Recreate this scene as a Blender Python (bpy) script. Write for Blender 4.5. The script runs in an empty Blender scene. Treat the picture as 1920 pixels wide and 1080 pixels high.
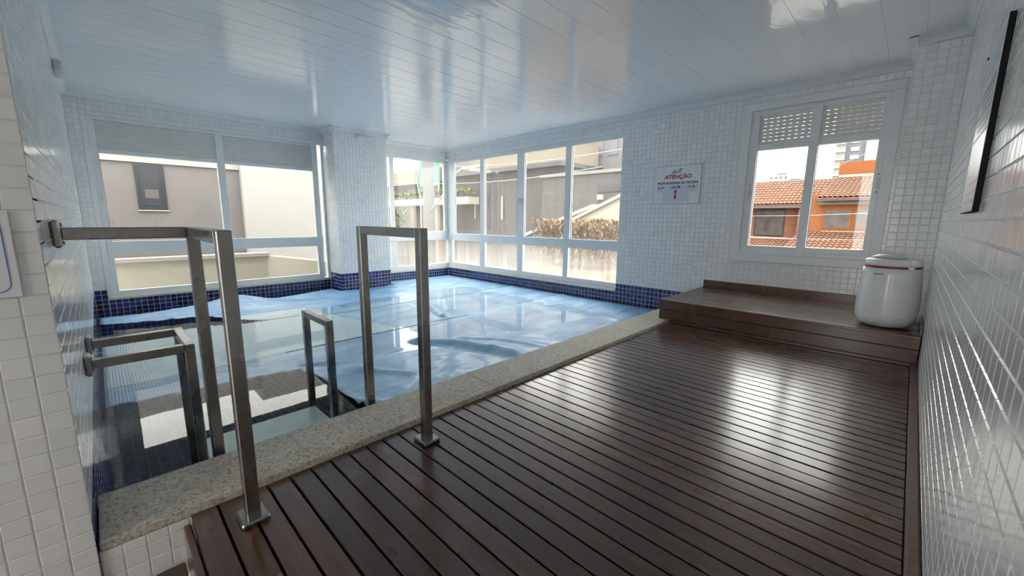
import bpy, math, random
import numpy as np
from mathutils import Matrix, Vector

random.seed(7); rng = np.random.default_rng(7)
scene = bpy.context.scene
COL = scene.collection

# ------------------------------------------------------------------ camera
F_PX, YAW, PITCH, ROLL, CAM_Z = 758.2, -0.7755, -0.1669, 0.0086, 0.93
fw = Vector((math.sin(YAW)*math.cos(PITCH), math.cos(YAW)*math.cos(PITCH), math.sin(PITCH)))
rt0 = Vector((math.cos(YAW), -math.sin(YAW), 0)); up0 = rt0.cross(fw)
rt = rt0*math.cos(ROLL) + up0*math.sin(ROLL); up = up0*math.cos(ROLL) - rt0*math.sin(ROLL)
cam_data = bpy.data.cameras.new('camera'); cam = bpy.data.objects.new('camera', cam_data); COL.objects.link(cam)
cam_data.sensor_width = 36; cam_data.lens = F_PX/1920*36; cam_data.clip_start = 0.02; cam_data.clip_end = 400
cam.matrix_world = Matrix(((rt.x, up.x, -fw.x, 0), (rt.y, up.y, -fw.y, 0), (rt.z, up.z, -fw.z, CAM_Z), (0, 0, 0, 1)))
scene.camera = cam

# ------------------------------------------------------------------ light
world = bpy.data.worlds.new('sky'); scene.world = world; world.use_nodes = True
bg = world.node_tree.nodes['Background']
bg.inputs['Color'].default_value = (1.0, 0.967, 0.92, 1); bg.inputs['Strength'].default_value = 2.6
sun_data = bpy.data.lights.new('sun', 'SUN'); sun_data.energy = .9; sun_data.angle = math.radians(25); sun_data.color = (1, .95, .88)
sun = bpy.data.objects.new('sun', sun_data); COL.objects.link(sun)
sun.rotation_euler = Vector((-0.45, 0.45, -0.9)).to_track_quat('-Z', 'Y').to_euler()
vs = scene.view_settings
vs.view_transform = 'Standard'; vs.look = 'None'; vs.exposure = 1.4; vs.gamma = 1; vs.use_curve_mapping = False
cy = scene.cycles
cy.max_bounces = 14; cy.diffuse_bounces = 8; cy.glossy_bounces = 5; cy.transparent_max_bounces = 16
cy.caustics_reflective = True; cy.blur_glossy = .3; cy.caustics_refractive = False; cy.use_denoising = True
cy.sample_clamp_indirect = 6

# ------------------------------------------------------------------ materials
def new_mat(name):
    m = bpy.data.materials.new(name); m.use_nodes = True
    nt = m.node_tree
    return m, nt, nt.nodes['Principled BSDF']
def link(nt, a, b): nt.links.new(a, b)
def nd(nt, t, **kw):
    n = nt.nodes.new(t)
    for k, v in kw.items():
        if k in n.inputs: n.inputs[k].default_value = v
        else: setattr(n, k, v)
    return n
def ramp(nt, fac, stops):
    r = nt.nodes.new('ShaderNodeValToRGB'); cr = r.color_ramp
    while len(cr.elements) < len(stops): cr.elements.new(0.5)
    for e, (p, c) in zip(cr.elements, stops): e.position = p; e.color = (*c, 1)
    link(nt, fac, r.inputs['Fac']); return r.outputs['Color']
def add_bump(nt, b, height, strength, dist):
    bp = nd(nt, 'ShaderNodeBump', Strength=strength, Distance=dist)
    link(nt, height, bp.inputs['Height']); link(nt, bp.outputs['Normal'], b.inputs['Normal']); return bp
def plain(name, color, rough=.5, metal=0, noise=0, scale=8, coat=0, spec=None):
    m, nt, b = new_mat(name)
    b.inputs['Base Color'].default_value = (*color, 1); b.inputs['Roughness'].default_value = rough; b.inputs['Metallic'].default_value = metal
    b.inputs['Coat Weight'].default_value = coat
    if spec is not None: b.inputs['Specular IOR Level'].default_value = spec
    tc = nd(nt, 'ShaderNodeTexCoord')
    n = nd(nt, 'ShaderNodeTexNoise', Scale=scale, Detail=4.0); link(nt, tc.outputs['Object'], n.inputs['Vector'])
    k = noise or .04
    c = ramp(nt, n.outputs['Fac'], [(.25, tuple(x*(1-k) for x in color)), (.75, tuple(min(1, x*(1+k)) for x in color))])
    link(nt, c, b.inputs['Base Color'])
    return m
def tile_mat(name, stops, rough):
    m, nt, b = new_mat(name)
    g = nd(nt, 'ShaderNodeNewGeometry'); oi = nd(nt, 'ShaderNodeObjectInfo')
    a = nd(nt, 'ShaderNodeMath', operation='ADD'); link(nt, g.outputs['Random Per Island'], a.inputs[0]); link(nt, oi.outputs['Random'], a.inputs[1])
    f = nd(nt, 'ShaderNodeMath', operation='FRACT'); link(nt, a.outputs[0], f.inputs[0])
    link(nt, ramp(nt, f.outputs[0], stops), b.inputs['Base Color'])
    b.inputs['Roughness'].default_value = rough
    tc = nd(nt, 'ShaderNodeNewGeometry')
    n = nd(nt, 'ShaderNodeTexNoise', Scale=30.0, Detail=2.0); link(nt, tc.outputs['Position'], n.inputs['Vector'])
    add_bump(nt, b, n.outputs['Fac'], .12, .004)
    return m
M = {}
M['tile_white'] = tile_mat('white_glazed_tile', [(0, (.78, .79, .79)), (.5, (.82, .83, .83)), (1, (.86, .865, .86))], .13)
M['tile_blue'] = tile_mat('navy_glazed_tile', [(0, (.012, .014, .055)), (.35, (.022, .028, .12)), (.7, (.035, .045, .20)), (1, (.05, .065, .26))], .1)
M['grout'] = plain('grout', (.74, .74, .73), .85, noise=.1, scale=20)
M['grout_dark'] = plain('grey_grout', (.72, .72, .71), .85, noise=.15, scale=20)
M['plaster'] = plain('white_plaster', (.72, .72, .71), .7)
M['frame'] = plain('white_aluminium', (.76, .785, .79), .35)
M['shutter'] = plain('ivory_shutter_slat', (.76, .745, .71), .45)
M['casing'] = plain('white_pvc_casing', (.78, .79, .79), .4)
M['gasket'] = plain('black_gasket', (.02, .02, .022), .5)
M['sill'] = plain('pale_stone_sill', (.70, .67, .61), .45, noise=.1, scale=30)
M['plastic'] = plain('white_gloss_plastic', (.78, .79, .78), .14)
M['plastic_grey'] = plain('pale_grey_plastic', (.62, .63, .62), .35)
M['red'] = plain('red_band', (.36, .03, .04), .3)
M['ink'] = plain('dark_ink', (.02, .025, .035), .5)
M['magenta'] = plain('crimson_ink', (.42, .02, .09), .5)
M['board_white'] = plain('sign_white', (.80, .82, .84), .25)
M['board_blue'] = plain('sign_pale_blue', (.66, .70, .77), .25)
M['outline_blue'] = plain('sign_blue_line', (.08, .22, .55), .3)
M['black'] = plain('black_edge', (.008, .008, .009), .6, spec=.2)
M['greyline'] = plain('grey_print', (.25, .27, .30), .4)

def wood_mat(name, dark, mid, light, rough, coat):
    m, nt, b = new_mat(name)
    oi = nd(nt, 'ShaderNodeObjectInfo'); tc = nd(nt, 'ShaderNodeTexCoord')
    off = nd(nt, 'ShaderNodeVectorMath', operation='ADD'); sc = nd(nt, 'ShaderNodeVectorMath', operation='SCALE')
    cmb = nd(nt, 'ShaderNodeCombineXYZ')
    for i in range(3): link(nt, oi.outputs['Random'], cmb.inputs[i])
    link(nt, cmb.outputs[0], sc.inputs[0]); sc.inputs['Scale'].default_value = 40
    link(nt, tc.outputs['Object'], off.inputs[0]); link(nt, sc.outputs[0], off.inputs[1])
    mp = nd(nt, 'ShaderNodeMapping'); mp.inputs['Scale'].default_value = (1.6, 34, 34); link(nt, off.outputs[0], mp.inputs['Vector'])
    n = nd(nt, 'ShaderNodeTexNoise', Scale=1.6, Detail=3.0, Roughness=.5); link(nt, mp.outputs[0], n.inputs['Vector'])
    n2 = nd(nt, 'ShaderNodeTexNoise', Scale=3.0, Detail=3.0); link(nt, off.outputs[0], n2.inputs['Vector'])
    c = ramp(nt, n.outputs['Fac'], [(.25, dark), (.5, mid), (.78, light)])
    hs = nd(nt, 'ShaderNodeHueSaturation'); link(nt, c, hs.inputs['Color'])
    mr = nd(nt, 'ShaderNodeMapRange'); mr.inputs['To Min'].default_value = .65; mr.inputs['To Max'].default_value = 1.4
    link(nt, oi.outputs['Random'], mr.inputs['Value']); link(nt, mr.outputs[0], hs.inputs['Value'])
    link(nt, hs.outputs[0], b.inputs['Base Color'])
    mr2 = nd(nt, 'ShaderNodeMapRange'); mr2.inputs['To Min'].default_value = rough*.9; mr2.inputs['To Max'].default_value = rough*1.15
    link(nt, n2.outputs['Fac'], mr2.inputs['Value']); link(nt, mr2.outputs[0], b.inputs['Roughness'])
    b.inputs['Coat Weight'].default_value = coat; b.inputs['Coat Roughness'].default_value = .17
    add_bump(nt, b, n.outputs['Fac'], .05, .001)
    return m
M['wood'] = wood_mat('oiled_dark_hardwood', (.050, .018, .009), (.082, .032, .017), (.120, .052, .030), .27, .75)
M['wood_trim'] = wood_mat('worn_brown_hardwood', (.10, .055, .035), (.15, .088, .058), (.21, .13, .09), .45, .1)
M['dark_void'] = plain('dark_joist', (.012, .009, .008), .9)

def granite():
    m, nt, b = new_mat('beige_granite')
    tc = nd(nt, 'ShaderNodeTexCoord')
    n = nd(nt, 'ShaderNodeTexNoise', Scale=95.0, Detail=4.0, Roughness=.7); link(nt, tc.outputs['Object'], n.inputs['Vector'])
    n2 = nd(nt, 'ShaderNodeTexNoise', Scale=6.0, Detail=3.0); link(nt, tc.outputs['Object'], n2.inputs['Vector'])
    c = ramp(nt, n.outputs['Fac'], [(.32, (.20, .175, .15)), (.42, (.42, .38, .32)), (.52, (.58, .53, .45)), (.66, (.74, .69, .60))])
    c2 = ramp(nt, n2.outputs['Fac'], [(.3, (.86, .84, .80)), (.7, (1, 1, 1))])
    mx = nd(nt, 'ShaderNodeMix', data_type='RGBA', blend_type='MULTIPLY'); mx.inputs['Factor'].default_value = 1
    link(nt, c, mx.inputs[6]); link(nt, c2, mx.inputs[7]); link(nt, mx.outputs[2], b.inputs['Base Color'])
    b.inputs['Roughness'].default_value = .6
    add_bump(nt, b, n.outputs['Fac'], .3, .001)
    return m
M['granite'] = granite()

def steel():
    m, nt, b = new_mat('brushed_stainless_steel')
    tc = nd(nt, 'ShaderNodeTexCoord'); n = nd(nt, 'ShaderNodeTexNoise', Scale=7.0, Detail=5.0); link(nt, tc.outputs['Object'], n.inputs['Vector'])
    link(nt, ramp(nt, n.outputs['Fac'], [(.3, (.34, .325, .30)), (.7, (.39, .375, .35))]), b.inputs['Base Color'])
    b.inputs['Metallic'].default_value = 1
    link(nt, ramp(nt, n.outputs['Fac'], [(.3, (.24,)*3), (.7, (.30,)*3)]), b.inputs['Roughness'])
    return m
M['steel'] = steel()

def ceiling_mat():
    m, nt, b = new_mat('white_gloss_pvc_lining')
    g = nd(nt, 'ShaderNodeNewGeometry')
    mp = nd(nt, 'ShaderNodeMapping'); mp.inputs['Scale'].default_value = (14, 5, 1); link(nt, g.outputs['Position'], mp.inputs['Vector'])
    n = nd(nt, 'ShaderNodeTexNoise', Scale=1.0, Detail=2.0); link(nt, mp.outputs[0], n.inputs['Vector'])
    n2 = nd(nt, 'ShaderNodeTexNoise', Scale=60.0, Detail=2.0); link(nt, g.outputs['Position'], n2.inputs['Vector'])
    b.inputs['Base Color'].default_value = (.86, .865, .875, 1); b.inputs['Roughness'].default_value = .11; b.inputs['IOR'].default_value = 1.85
    ad = nd(nt, 'ShaderNodeMath', operation='MULTIPLY_ADD'); ad.inputs[1].default_value = .12
    link(nt, n2.outputs['Fac'], ad.inputs[0]); link(nt, n.outputs['Fac'], ad.inputs[2])
    add_bump(nt, b, ad.outputs[0], .42, .006)
    return m
M['ceiling'] = ceiling_mat()

def glass(name, haze, lower=False):
    m, nt, b = new_mat(name); nt.nodes.remove(b); out = nt.nodes['Material Output']
    tr = nd(nt, 'ShaderNodeBsdfTransparent'); tr.inputs['Color'].default_value = (.95, .97, .965, 1)
    gl = nd(nt, 'ShaderNodeBsdfGlossy'); gl.inputs['Roughness'].default_value = .01
    lw = nd(nt, 'ShaderNodeFresnel')       # same air-to-glass reflectance on both faces of the pane
    gb = nd(nt, 'ShaderNodeNewGeometry'); io = nd(nt, 'ShaderNodeMapRange'); io.inputs['To Min'].default_value = 1.45; io.inputs['To Max'].default_value = 1/1.45
    link(nt, gb.outputs['Backfacing'], io.inputs['Value']); link(nt, io.outputs[0], lw.inputs['IOR'])
    tl = nd(nt, 'ShaderNodeBsdfTranslucent'); tl.inputs['Color'].default_value = (.9, .89, .86, 1)
    mh = nd(nt, 'ShaderNodeMixShader')
    g = nd(nt, 'ShaderNodeNewGeometry')
    mp = nd(nt, 'ShaderNodeMapping'); mp.inputs['Scale'].default_value = (22, 22, 1.2); link(nt, g.outputs['Position'], mp.inputs['Vector'])
    n = nd(nt, 'ShaderNodeTexNoise', Scale=1.0, Detail=4.0); link(nt, mp.outputs[0], n.inputs['Vector'])
    mr = nd(nt, 'ShaderNodeMapRange'); mr.inputs['From Min'].default_value = .3; mr.inputs['From Max'].default_value = .7
    mr.inputs['To Min'].default_value = haze*.6; mr.inputs['To Max'].default_value = haze*1.4
    link(nt, n.outputs['Fac'], mr.inputs['Value'])
    if lower:   # condensation settles towards the lower rail
        sp = nd(nt, 'ShaderNodeSeparateXYZ'); link(nt, g.outputs['Position'], sp.inputs[0])
        m2 = nd(nt, 'ShaderNodeMapRange'); m2.inputs['From Min'].default_value = .08; m2.inputs['From Max'].default_value = .5
        m2.inputs['To Min'].default_value = 1.35; m2.inputs['To Max'].default_value = .55; link(nt, sp.outputs['Z'], m2.inputs['Value'])
        mu = nd(nt, 'ShaderNodeMath', operation='MULTIPLY', use_clamp=True); link(nt, mr.outputs[0], mu.inputs[0]); link(nt, m2.outputs[0], mu.inputs[1])
        link(nt, mu.outputs[0], mh.inputs['Fac'])
    else: link(nt, mr.outputs[0], mh.inputs['Fac'])
    link(nt, tr.outputs[0], mh.inputs[1]); link(nt, tl.outputs[0], mh.inputs[2])
    mx = nd(nt, 'ShaderNodeMixShader'); link(nt, lw.outputs[0], mx.inputs['Fac']); link(nt, mh.outputs[0], mx.inputs[1]); link(nt, gl.outputs[0], mx.inputs[2])
    link(nt, mx.outputs[0], out.inputs['Surface'])
    return m
M['glass'] = glass('clear_glass', .0)
M['glass_dusty'] = glass('dusty_glass', .022)
M['glass_fogged'] = glass('fogged_glass', .13, True)

def water_mat():
    m, nt, b = new_mat('pool_water'); nt.nodes.remove(b); out = nt.nodes['Material Output']
    tr = nd(nt, 'ShaderNodeBsdfTransparent'); tr.inputs['Color'].default_value = (.955, .985, .99, 1)
    gl = nd(nt, 'ShaderNodeBsdfGlossy'); gl.inputs['Roughness'].default_value = .0
    fr = nd(nt, 'ShaderNodeFresnel')       # unrefracted film: same reflectance from above and below
    gb = nd(nt, 'ShaderNodeNewGeometry'); io = nd(nt, 'ShaderNodeMapRange'); io.inputs['To Min'].default_value = 1.36; io.inputs['To Max'].default_value = 1/1.36
    link(nt, gb.outputs['Backfacing'], io.inputs['Value']); link(nt, io.outputs[0], fr.inputs['IOR'])
    g = nd(nt, 'ShaderNodeNewGeometry'); n = nd(nt, 'ShaderNodeTexNoise', Scale=2.2, Detail=2.0); link(nt, g.outputs['Position'], n.inputs['Vector'])
    bp = nd(nt, 'ShaderNodeBump', Strength=.05, Distance=.02); link(nt, n.outputs['Fac'], bp.inputs['Height'])
    link(nt, bp.outputs[0], gl.inputs['Normal']); link(nt, bp.outputs[0], fr.inputs['Normal'])
    mx = nd(nt, 'ShaderNodeMixShader'); link(nt, fr.outputs[0], mx.inputs['Fac']); link(nt, tr.outputs[0], mx.inputs[1]); link(nt, gl.outputs[0], mx.inputs[2])
    link(nt, mx.outputs[0], out.inputs['Surface'])
    return m
M['water'] = water_mat()

def cover_mat(name, stops):
    m, nt, b = new_mat(name)
    tc = nd(nt, 'ShaderNodeNewGeometry')
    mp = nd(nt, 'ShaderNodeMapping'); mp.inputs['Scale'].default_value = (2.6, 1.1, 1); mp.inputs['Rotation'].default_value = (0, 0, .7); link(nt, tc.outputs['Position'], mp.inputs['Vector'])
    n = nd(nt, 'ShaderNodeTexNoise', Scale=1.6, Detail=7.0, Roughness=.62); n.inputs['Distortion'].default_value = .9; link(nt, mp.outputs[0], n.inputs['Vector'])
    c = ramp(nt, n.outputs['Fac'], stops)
    link(nt, c, b.inputs['Base Color']); b.inputs['Roughness'].default_value = .42
    b.inputs['Coat Weight'].default_value = .22; b.inputs['Coat Roughness'].default_value = .10
    vo = nd(nt, 'ShaderNodeTexVoronoi', Scale=62.0); vo.inputs['Randomness'].default_value = .12; link(nt, tc.outputs['Position'], vo.inputs['Vector'])
    add_bump(nt, b, vo.outputs['Distance'], .7, -.005)
    return m
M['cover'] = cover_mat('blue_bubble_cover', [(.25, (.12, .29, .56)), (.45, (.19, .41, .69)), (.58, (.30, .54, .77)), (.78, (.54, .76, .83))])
M['cover_glare'] = cover_mat('glare_lightened_cover', [(.25, (.46, .62, .70)), (.5, (.56, .70, .75)), (.78, (.66, .77, .80))])  # same cover, window reflection painted in as a lighter colour

# exterior
M['ext_grey_tile'] = plain('taupe_facade', (.125, .112, .11), .6, noise=.08, scale=3)
M['ext_white'] = plain('white_facade', (.29, .28, .265), .7, noise=.03, scale=2)
M['ext_cream'] = plain('cream_render', (.33, .305, .245), .8, noise=.04, scale=2)
M['ext_dark'] = plain('charcoal_window', (.022, .024, .028), .35)
M['ext_taupe'] = plain('dark_taupe_render', (.052, .045, .044), .75, noise=.1, scale=.7)
M['ext_beige'] = plain('beige_render', (.17, .142, .105), .8, noise=.08, scale=2)
M['ext_orange'] = plain('orange_render', (.24, .078, .016), .75, noise=.08, scale=.8)
M['ext_brick'] = plain('burnt_orange_brick', (.22, .062, .014), .8, noise=.25, scale=9)
M['ext_roof'] = plain('terracotta_roof', (.17, .074, .04), .8, noise=.3, scale=4)
M['ext_tower'] = plain('pale_tower', (.24, .235, .225), .8)
M['ext_tower_grey'] = plain('grey_tower', (.12, .12, .14), .8)
M['ext_curtain'] = plain('curtained_window', (.085, .066, .06), .3, noise=.5, scale=3)
M['ext_concrete'] = plain('concrete', (.18, .173, .167), .85, noise=.1, scale=4)
M['ext_green'] = plain('green_mesh', (.05, .26, .14), .7, noise=.2)
M['ext_leaf'] = plain('grass_green', (.13, .155, .03), .8, noise=.5, scale=6)
M['ext_hedge'] = plain('dry_hedge', (.20, .125, .06), .9, noise=.5, scale=5)
M['ext_ground'] = plain('asphalt', (.30, .285, .27), .9, noise=.2, scale=1)
M['ext_glassy'] = plain('balcony_glass', (.35, .42, .45), .15)

# ------------------------------------------------------------------ mesh helpers
class MB:
    def __init__(s): s.v = []; s.f = []
    def quadbox(s, P):                       # 8 points: bottom ring 0-3, top ring 4-7
        k = len(s.v); s.v += [tuple(p) for p in P]
        s.f += [(k, k+3, k+2, k+1), (k+4, k+5, k+6, k+7), (k, k+1, k+5, k+4), (k+1, k+2, k+6, k+5), (k+2, k+3, k+7, k+6), (k+3, k, k+4, k+7)]
        return s
    def box(s, x0, x1, y0, y1, z0, z1):
        x0, x1 = sorted((x0, x1)); y0, y1 = sorted((y0, y1)); z0, z1 = sorted((z0, z1))
        return s.quadbox([(x0, y0, z0), (x1, y0, z0), (x1, y1, z0), (x0, y1, z0), (x0, y0, z1), (x1, y0, z1), (x1, y1, z1), (x0, y1, z1)])
    def bbox(s, x0, x1, y0, y1, z0, z1, b):  # box with chamfered edges (26-face style, 24 verts)
        x0, x1 = sorted((x0, x1)); y0, y1 = sorted((y0, y1)); z0, z1 = sorted((z0, z1))
        k = len(s.v); idx = {}
        for i, x in enumerate((x0, x1)):
            for j, y in enumerate((y0, y1)):
                for l, z in enumerate((z0, z1)):
                    sx, sy, sz = (b if i == 0 else -b), (b if j == 0 else -b), (b if l == 0 else -b)
                    for a, p in (('x', (x, y+sy, z+sz)), ('y', (x+sx, y, z+sz)), ('z', (x+sx, y+sy, z))):
                        idx[a, i, j, l] = len(s.v); s.v.append(p)
        def F(*q): s.f.append(tuple(idx[t] for t in q))
        for i in (0, 1):
            o = [(0, 0), (0, 1), (1, 1), (1, 0)] if i == 0 else [(0, 0), (1, 0), (1, 1), (0, 1)]
            F(*[('x', i, j, l) for j, l in o]); F(*[('y', j, i, l) for j, l in o[::-1]]); F(*[('z', j, l, i) for j, l in o])
        for j in (0, 1):
            for l in (0, 1):
                q = [('y', 0, j, l), ('y', 1, j, l), ('z', 1, j, l), ('z', 0, j, l)]; F(*(q if j == l else q[::-1]))
                q = [('x', j, 0, l), ('z', j, 0, l), ('z', j, 1, l), ('x', j, 1, l)]; F(*(q if j == l else q[::-1]))
                q = [('x', j, l, 0), ('x', j, l, 1), ('y', j, l, 1), ('y', j, l, 0)]; F(*(q if j == l else q[::-1]))
        for i in (0, 1):
            for j in (0, 1):
                for l in (0, 1):
                    q = [('x', i, j, l), ('y', i, j, l), ('z', i, j, l)]; F(*(q if (i+j+l) % 2 == 0 else q[::-1]))
        return s
    def prism(s, prof, fn):                  # closed profile list of (a,b); fn(a,b,t)->xyz for t=0,1
        n = len(prof); k = len(s.v)
        s.v += [fn(a, b, 0) for a, b in prof] + [fn(a, b, 1) for a, b in prof]
        for i in range(n): j = (i+1) % n; s.f.append((k+i, k+j, k+n+j, k+n+i))
        s.f += [tuple(range(k+n-1, k-1, -1)), tuple(range(k+n, k+2*n))]
        return s
    def lathe(s, prof, c, n=48, sq=None):
        k = len(s.v)
        for r, z in prof:
            for i in range(n):
                a = 2*math.pi*i/n
                s.v.append((c[0]+r*math.cos(a), c[1]+r*math.sin(a), c[2]+z))
        for q in range(len(prof)-1):
            for i in range(n):
                j = (i+1) % n; s.f.append((k+q*n+i, k+q*n+j, k+(q+1)*n+j, k+(q+1)*n+i))
        s.f.append(tuple(range(k+n-1, k-1, -1))); s.f.append(tuple(range(k+(len(prof)-1)*n, k+len(prof)*n)))
        return s
    def tube(s, pts, r, n=8):
        pts = [Vector(p) for p in pts]; k = len(s.v)
        for i, p in enumerate(pts):
            d = (pts[min(i+1, len(pts)-1)] - pts[max(i-1, 0)]).normalized()
            a = d.orthogonal().normalized() if i == 0 else (a - d*a.dot(d)).normalized()
            b = d.cross(a)
            for j in range(n):
                t = 2*math.pi*j/n; s.v.append(tuple(p + (a*math.cos(t) + b*math.sin(t))*r))
        for i in range(len(pts)-1):
            for j in range(n): s.f.append((k+i*n+j, k+i*n+(j+1) % n, k+(i+1)*n+(j+1) % n, k+(i+1)*n+j))
        s.f.append(tuple(range(k+n-1, k-1, -1))); s.f.append(tuple(range(k+(len(pts)-1)*n, k+len(pts)*n)))
        return s
    def mesh(s, name, mat, off=(0, 0, 0), smooth=False):
        me = bpy.data.meshes.new(name)
        v = np.array(s.v, float) - np.array(off)
        me.from_pydata(v.tolist(), [], s.f); me.update()
        if mat is not None: me.materials.append(mat if not isinstance(mat, str) else M[mat])
        if smooth: me.shade_smooth()
        return me
def world_loc(o):
    p = Vector((0, 0, 0))
    while o is not None: p += o.location; o = o.parent
    return p
def link_obj(name, me, parent=None, loc=None):
    o = bpy.data.objects.new(name, me); COL.objects.link(o)
    if parent is not None: o.parent = parent
    if loc is not None: o.location = loc
    return o
def part(name, mb, mat, parent, smooth=False):
    return link_obj(name, mb.mesh(name, mat, world_loc(parent), smooth), parent)
def struct(name, mb, mat, label=None, cat=None):
    o = link_obj(name, mb.mesh(name, mat)); o['kind'] = 'structure'
    if label: o['label'] = label
    if cat: o['category'] = cat
    return o
def thing(name, label, cat, loc, group=None):
    o = bpy.data.objects.new(name, None); COL.objects.link(o); o.location = loc; o.empty_display_size = .05
    o['label'] = label; o['category'] = cat
    if group: o['group'] = group
    return o
def single(name, mb, mat, label, cat, group=None, smooth=False):
    v = np.array(mb.v); c = ((v[:, 0].min()+v[:, 0].max())/2, (v[:, 1].min()+v[:, 1].max())/2, v[:, 2].min())
    o = link_obj(name, mb.mesh(name, mat, c, smooth), None, c); o['label'] = label; o['category'] = cat
    if group: o['group'] = group
    return o

# ------------------------------------------------------------------ dimensions (metres, deck surface z = 0)
X1, Y2, Y3, XCI, XCO, ZCOP = -6.437, 4.772, -0.098, -1.804, -1.5225, 0.025
X5, YF, ZS, ZC, XCOL, YC0, YC1, ZB = 0.127, 3.640, 0.207, 2.2175, -6.042, 2.503, 3.3185, 0.106
XW4, XSL, YP, XP, ZW, YBACK, PITCH_T = -1.512, -1.62, 4.20, -0.137, -0.155, -2.3, 0.054
ZCR = ZC - 0.058          # underside of the crown moulding

# ------------------------------------------------------------------ tiles
def in_frame(p, margin=0.06):
    d = Vector(p) - Vector((0, 0, CAM_Z)); z = d.dot(fw)
    if z < .05: return None
    x = F_PX*d.dot(rt)/z/960; y = F_PX*d.dot(up)/z/540
    return z if abs(x) < 1+margin and abs(y) < 1+margin else None
def tiles(wall, origin, U, V, N, rects, mat, pitch=PITCH_T, off=(0, 0), nparts=0, gap=.0042, h=.0028, noun='tile'):
    """Glazed tiles proud of the wall's grout bed. The nparts that show largest are objects, the rest one joined part."""
    U, V, N, O = Vector(U), Vector(V), Vector(N), Vector(origin)
    full, cut = [], []
    for (u0, u1, v0, v1) in rects:
        for i in range(math.floor((u0-off[0])/pitch), math.ceil((u1-off[0])/pitch)):
            for j in range(math.floor((v0-off[1])/pitch), math.ceil((v1-off[1])/pitch)):
                a0, b0 = off[0]+i*pitch, off[1]+j*pitch
                a, b, c, d = max(a0, u0), min(a0+pitch, u1), max(b0, v0), min(b0+pitch, v1)
                if b-a < .012 or d-c < .012: continue
                (full if (b-a > pitch*.995 and d-c > pitch*.995) else cut).append((a, b, c, d))
    ranked = []
    for t in full:
        p = O + U*((t[0]+t[1])/2) + V*((t[2]+t[3])/2); z = in_frame(p)
        if z is not None:
            view = (p - Vector((0, 0, CAM_Z))); ranked.append((-(abs(view.normalized().dot(N))+.02)/view.length_squared, t))
    ranked.sort(); chosen = set(t for _, t in ranked[:nparts])
    g, c = gap/2, .0016
    if chosen:
        s = pitch/2 - g
        base = [(-s, -s, 0), (s, -s, 0), (s, s, 0), (-s, s, 0), (-s+c, -s+c, h), (s-c, -s+c, h), (s-c, s-c, h), (-s+c, s-c, h)]
        me = bpy.data.meshes.new(noun); me.from_pydata(base, [], [(4, 5, 6, 7), (0, 1, 5, 4), (1, 2, 6, 5), (2, 3, 7, 6), (3, 0, 4, 7)]); me.materials.append(M[mat])
        B = Matrix((U, V, N)).transposed()
        for t in sorted(chosen):
            o = bpy.data.objects.new(noun, me); COL.objects.link(o); o.parent = wall
            R = B @ Matrix.Rotation(random.gauss(0, .003), 3, 'X') @ Matrix.Rotation(random.gauss(0, .003), 3, 'Y')
            o.matrix_local = Matrix.Translation(O + U*((t[0]+t[1])/2) + V*((t[2]+t[3])/2)) @ R.to_4x4()
    rest = [t for t in full if t not in chosen] + cut
    if rest:
        R = np.array(rest); n = len(R); u0, u1, v0, v1 = R.T
        u0, u1, v0, v1 = u0+g, u1-g, v0+g, v1-g
        tilt = rng.normal(0, .003, (n, 2))*.5*(pitch)
        uu = np.stack([u0, u1, u1, u0, u0+c, u1-c, u1-c, u0+c], 1); vv = np.stack([v0, v0, v1, v1, v0+c, v0+c, v1-c, v1-c], 1)
        hh = np.zeros((n, 8)); su = np.array([-1, 1, 1, -1]); sv = np.array([-1, -1, 1, 1])
        hh[:, 4:] = h + tilt[:, :1]*su + tilt[:, 1:]*sv
        P = np.array(O) + uu[..., None]*np.array(U) + vv[..., None]*np.array(V) + hh[..., None]*np.array(N)
        fl = np.array([(4, 5, 6, 7), (0, 1, 5, 4), (1, 2, 6, 5), (2, 3, 7, 6), (3, 0, 4, 7)])
        Fc = (np.arange(n)[:, None, None]*8 + fl[None]).reshape(-1, 4)
        me = bpy.data.meshes.new(noun+'_field'); me.from_pydata(P.reshape(-1, 3).tolist(), [], Fc.tolist()); me.update(); me.materials.append(M[mat])
        o = link_obj(noun+'_field', me, wall); o['kind'] = 'stuff'
YZp = dict(U=(0, 1, 0), V=(0, 0, 1), N=(1, 0, 0))
YZm = dict(U=(0, -1, 0), V=(0, 0, 1), N=(-1, 0, 0))
XZm = dict(U=(1, 0, 0), V=(0, 0, 1), N=(0, -1, 0))
XZp = dict(U=(-1, 0, 0), V=(0, 0, 1), N=(0, 1, 0))
G = .003   # grout bed lies this far behind the nominal wall face

# ------------------------------------------------------------------ room shell
# wall with the wide pool window (left)
TL = .16
WLT, WRT = 2.045, 2.065        # heads of the window openings
m = MB()
m.box(X1-TL, X1-G, Y3-.1, Y2+TL, -1.35, -.012)
m.box(X1-TL, X1-G, Y3-.1, Y2+TL, WRT, ZC+.05)
m.box(X1-TL, X1-G, Y3-.1, .006, -.012, WRT)
m.box(X1-TL, X1-G, .006, YC0, WLT, WRT)
m.box(X1-TL, X1-G, YC0, YC1, -.012, WRT)
wall_left = struct('wall_left', m, 'grout', 'white tiled wall holding the wide shuttered window behind the pool', 'wall')
zo = ZB - 40*PITCH_T
tiles(wall_left, (X1-G, 0, 0), rects=[(Y3, .006, ZB, ZCR), (.006, YC0, WLT, ZCR), (YC1, Y2, WRT, ZCR)], mat='tile_white', off=(Y3, zo), nparts=90, **YZp)
tiles(wall_left, (X1-G, 0, 0), rects=[(Y3, .006, -.6, ZB), (.006, YC0, -.6, -.012), (YC1, Y2, -.6, -.012)], mat='tile_blue', off=(Y3, zo), nparts=260, noun='blue_tile', **YZp)

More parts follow.
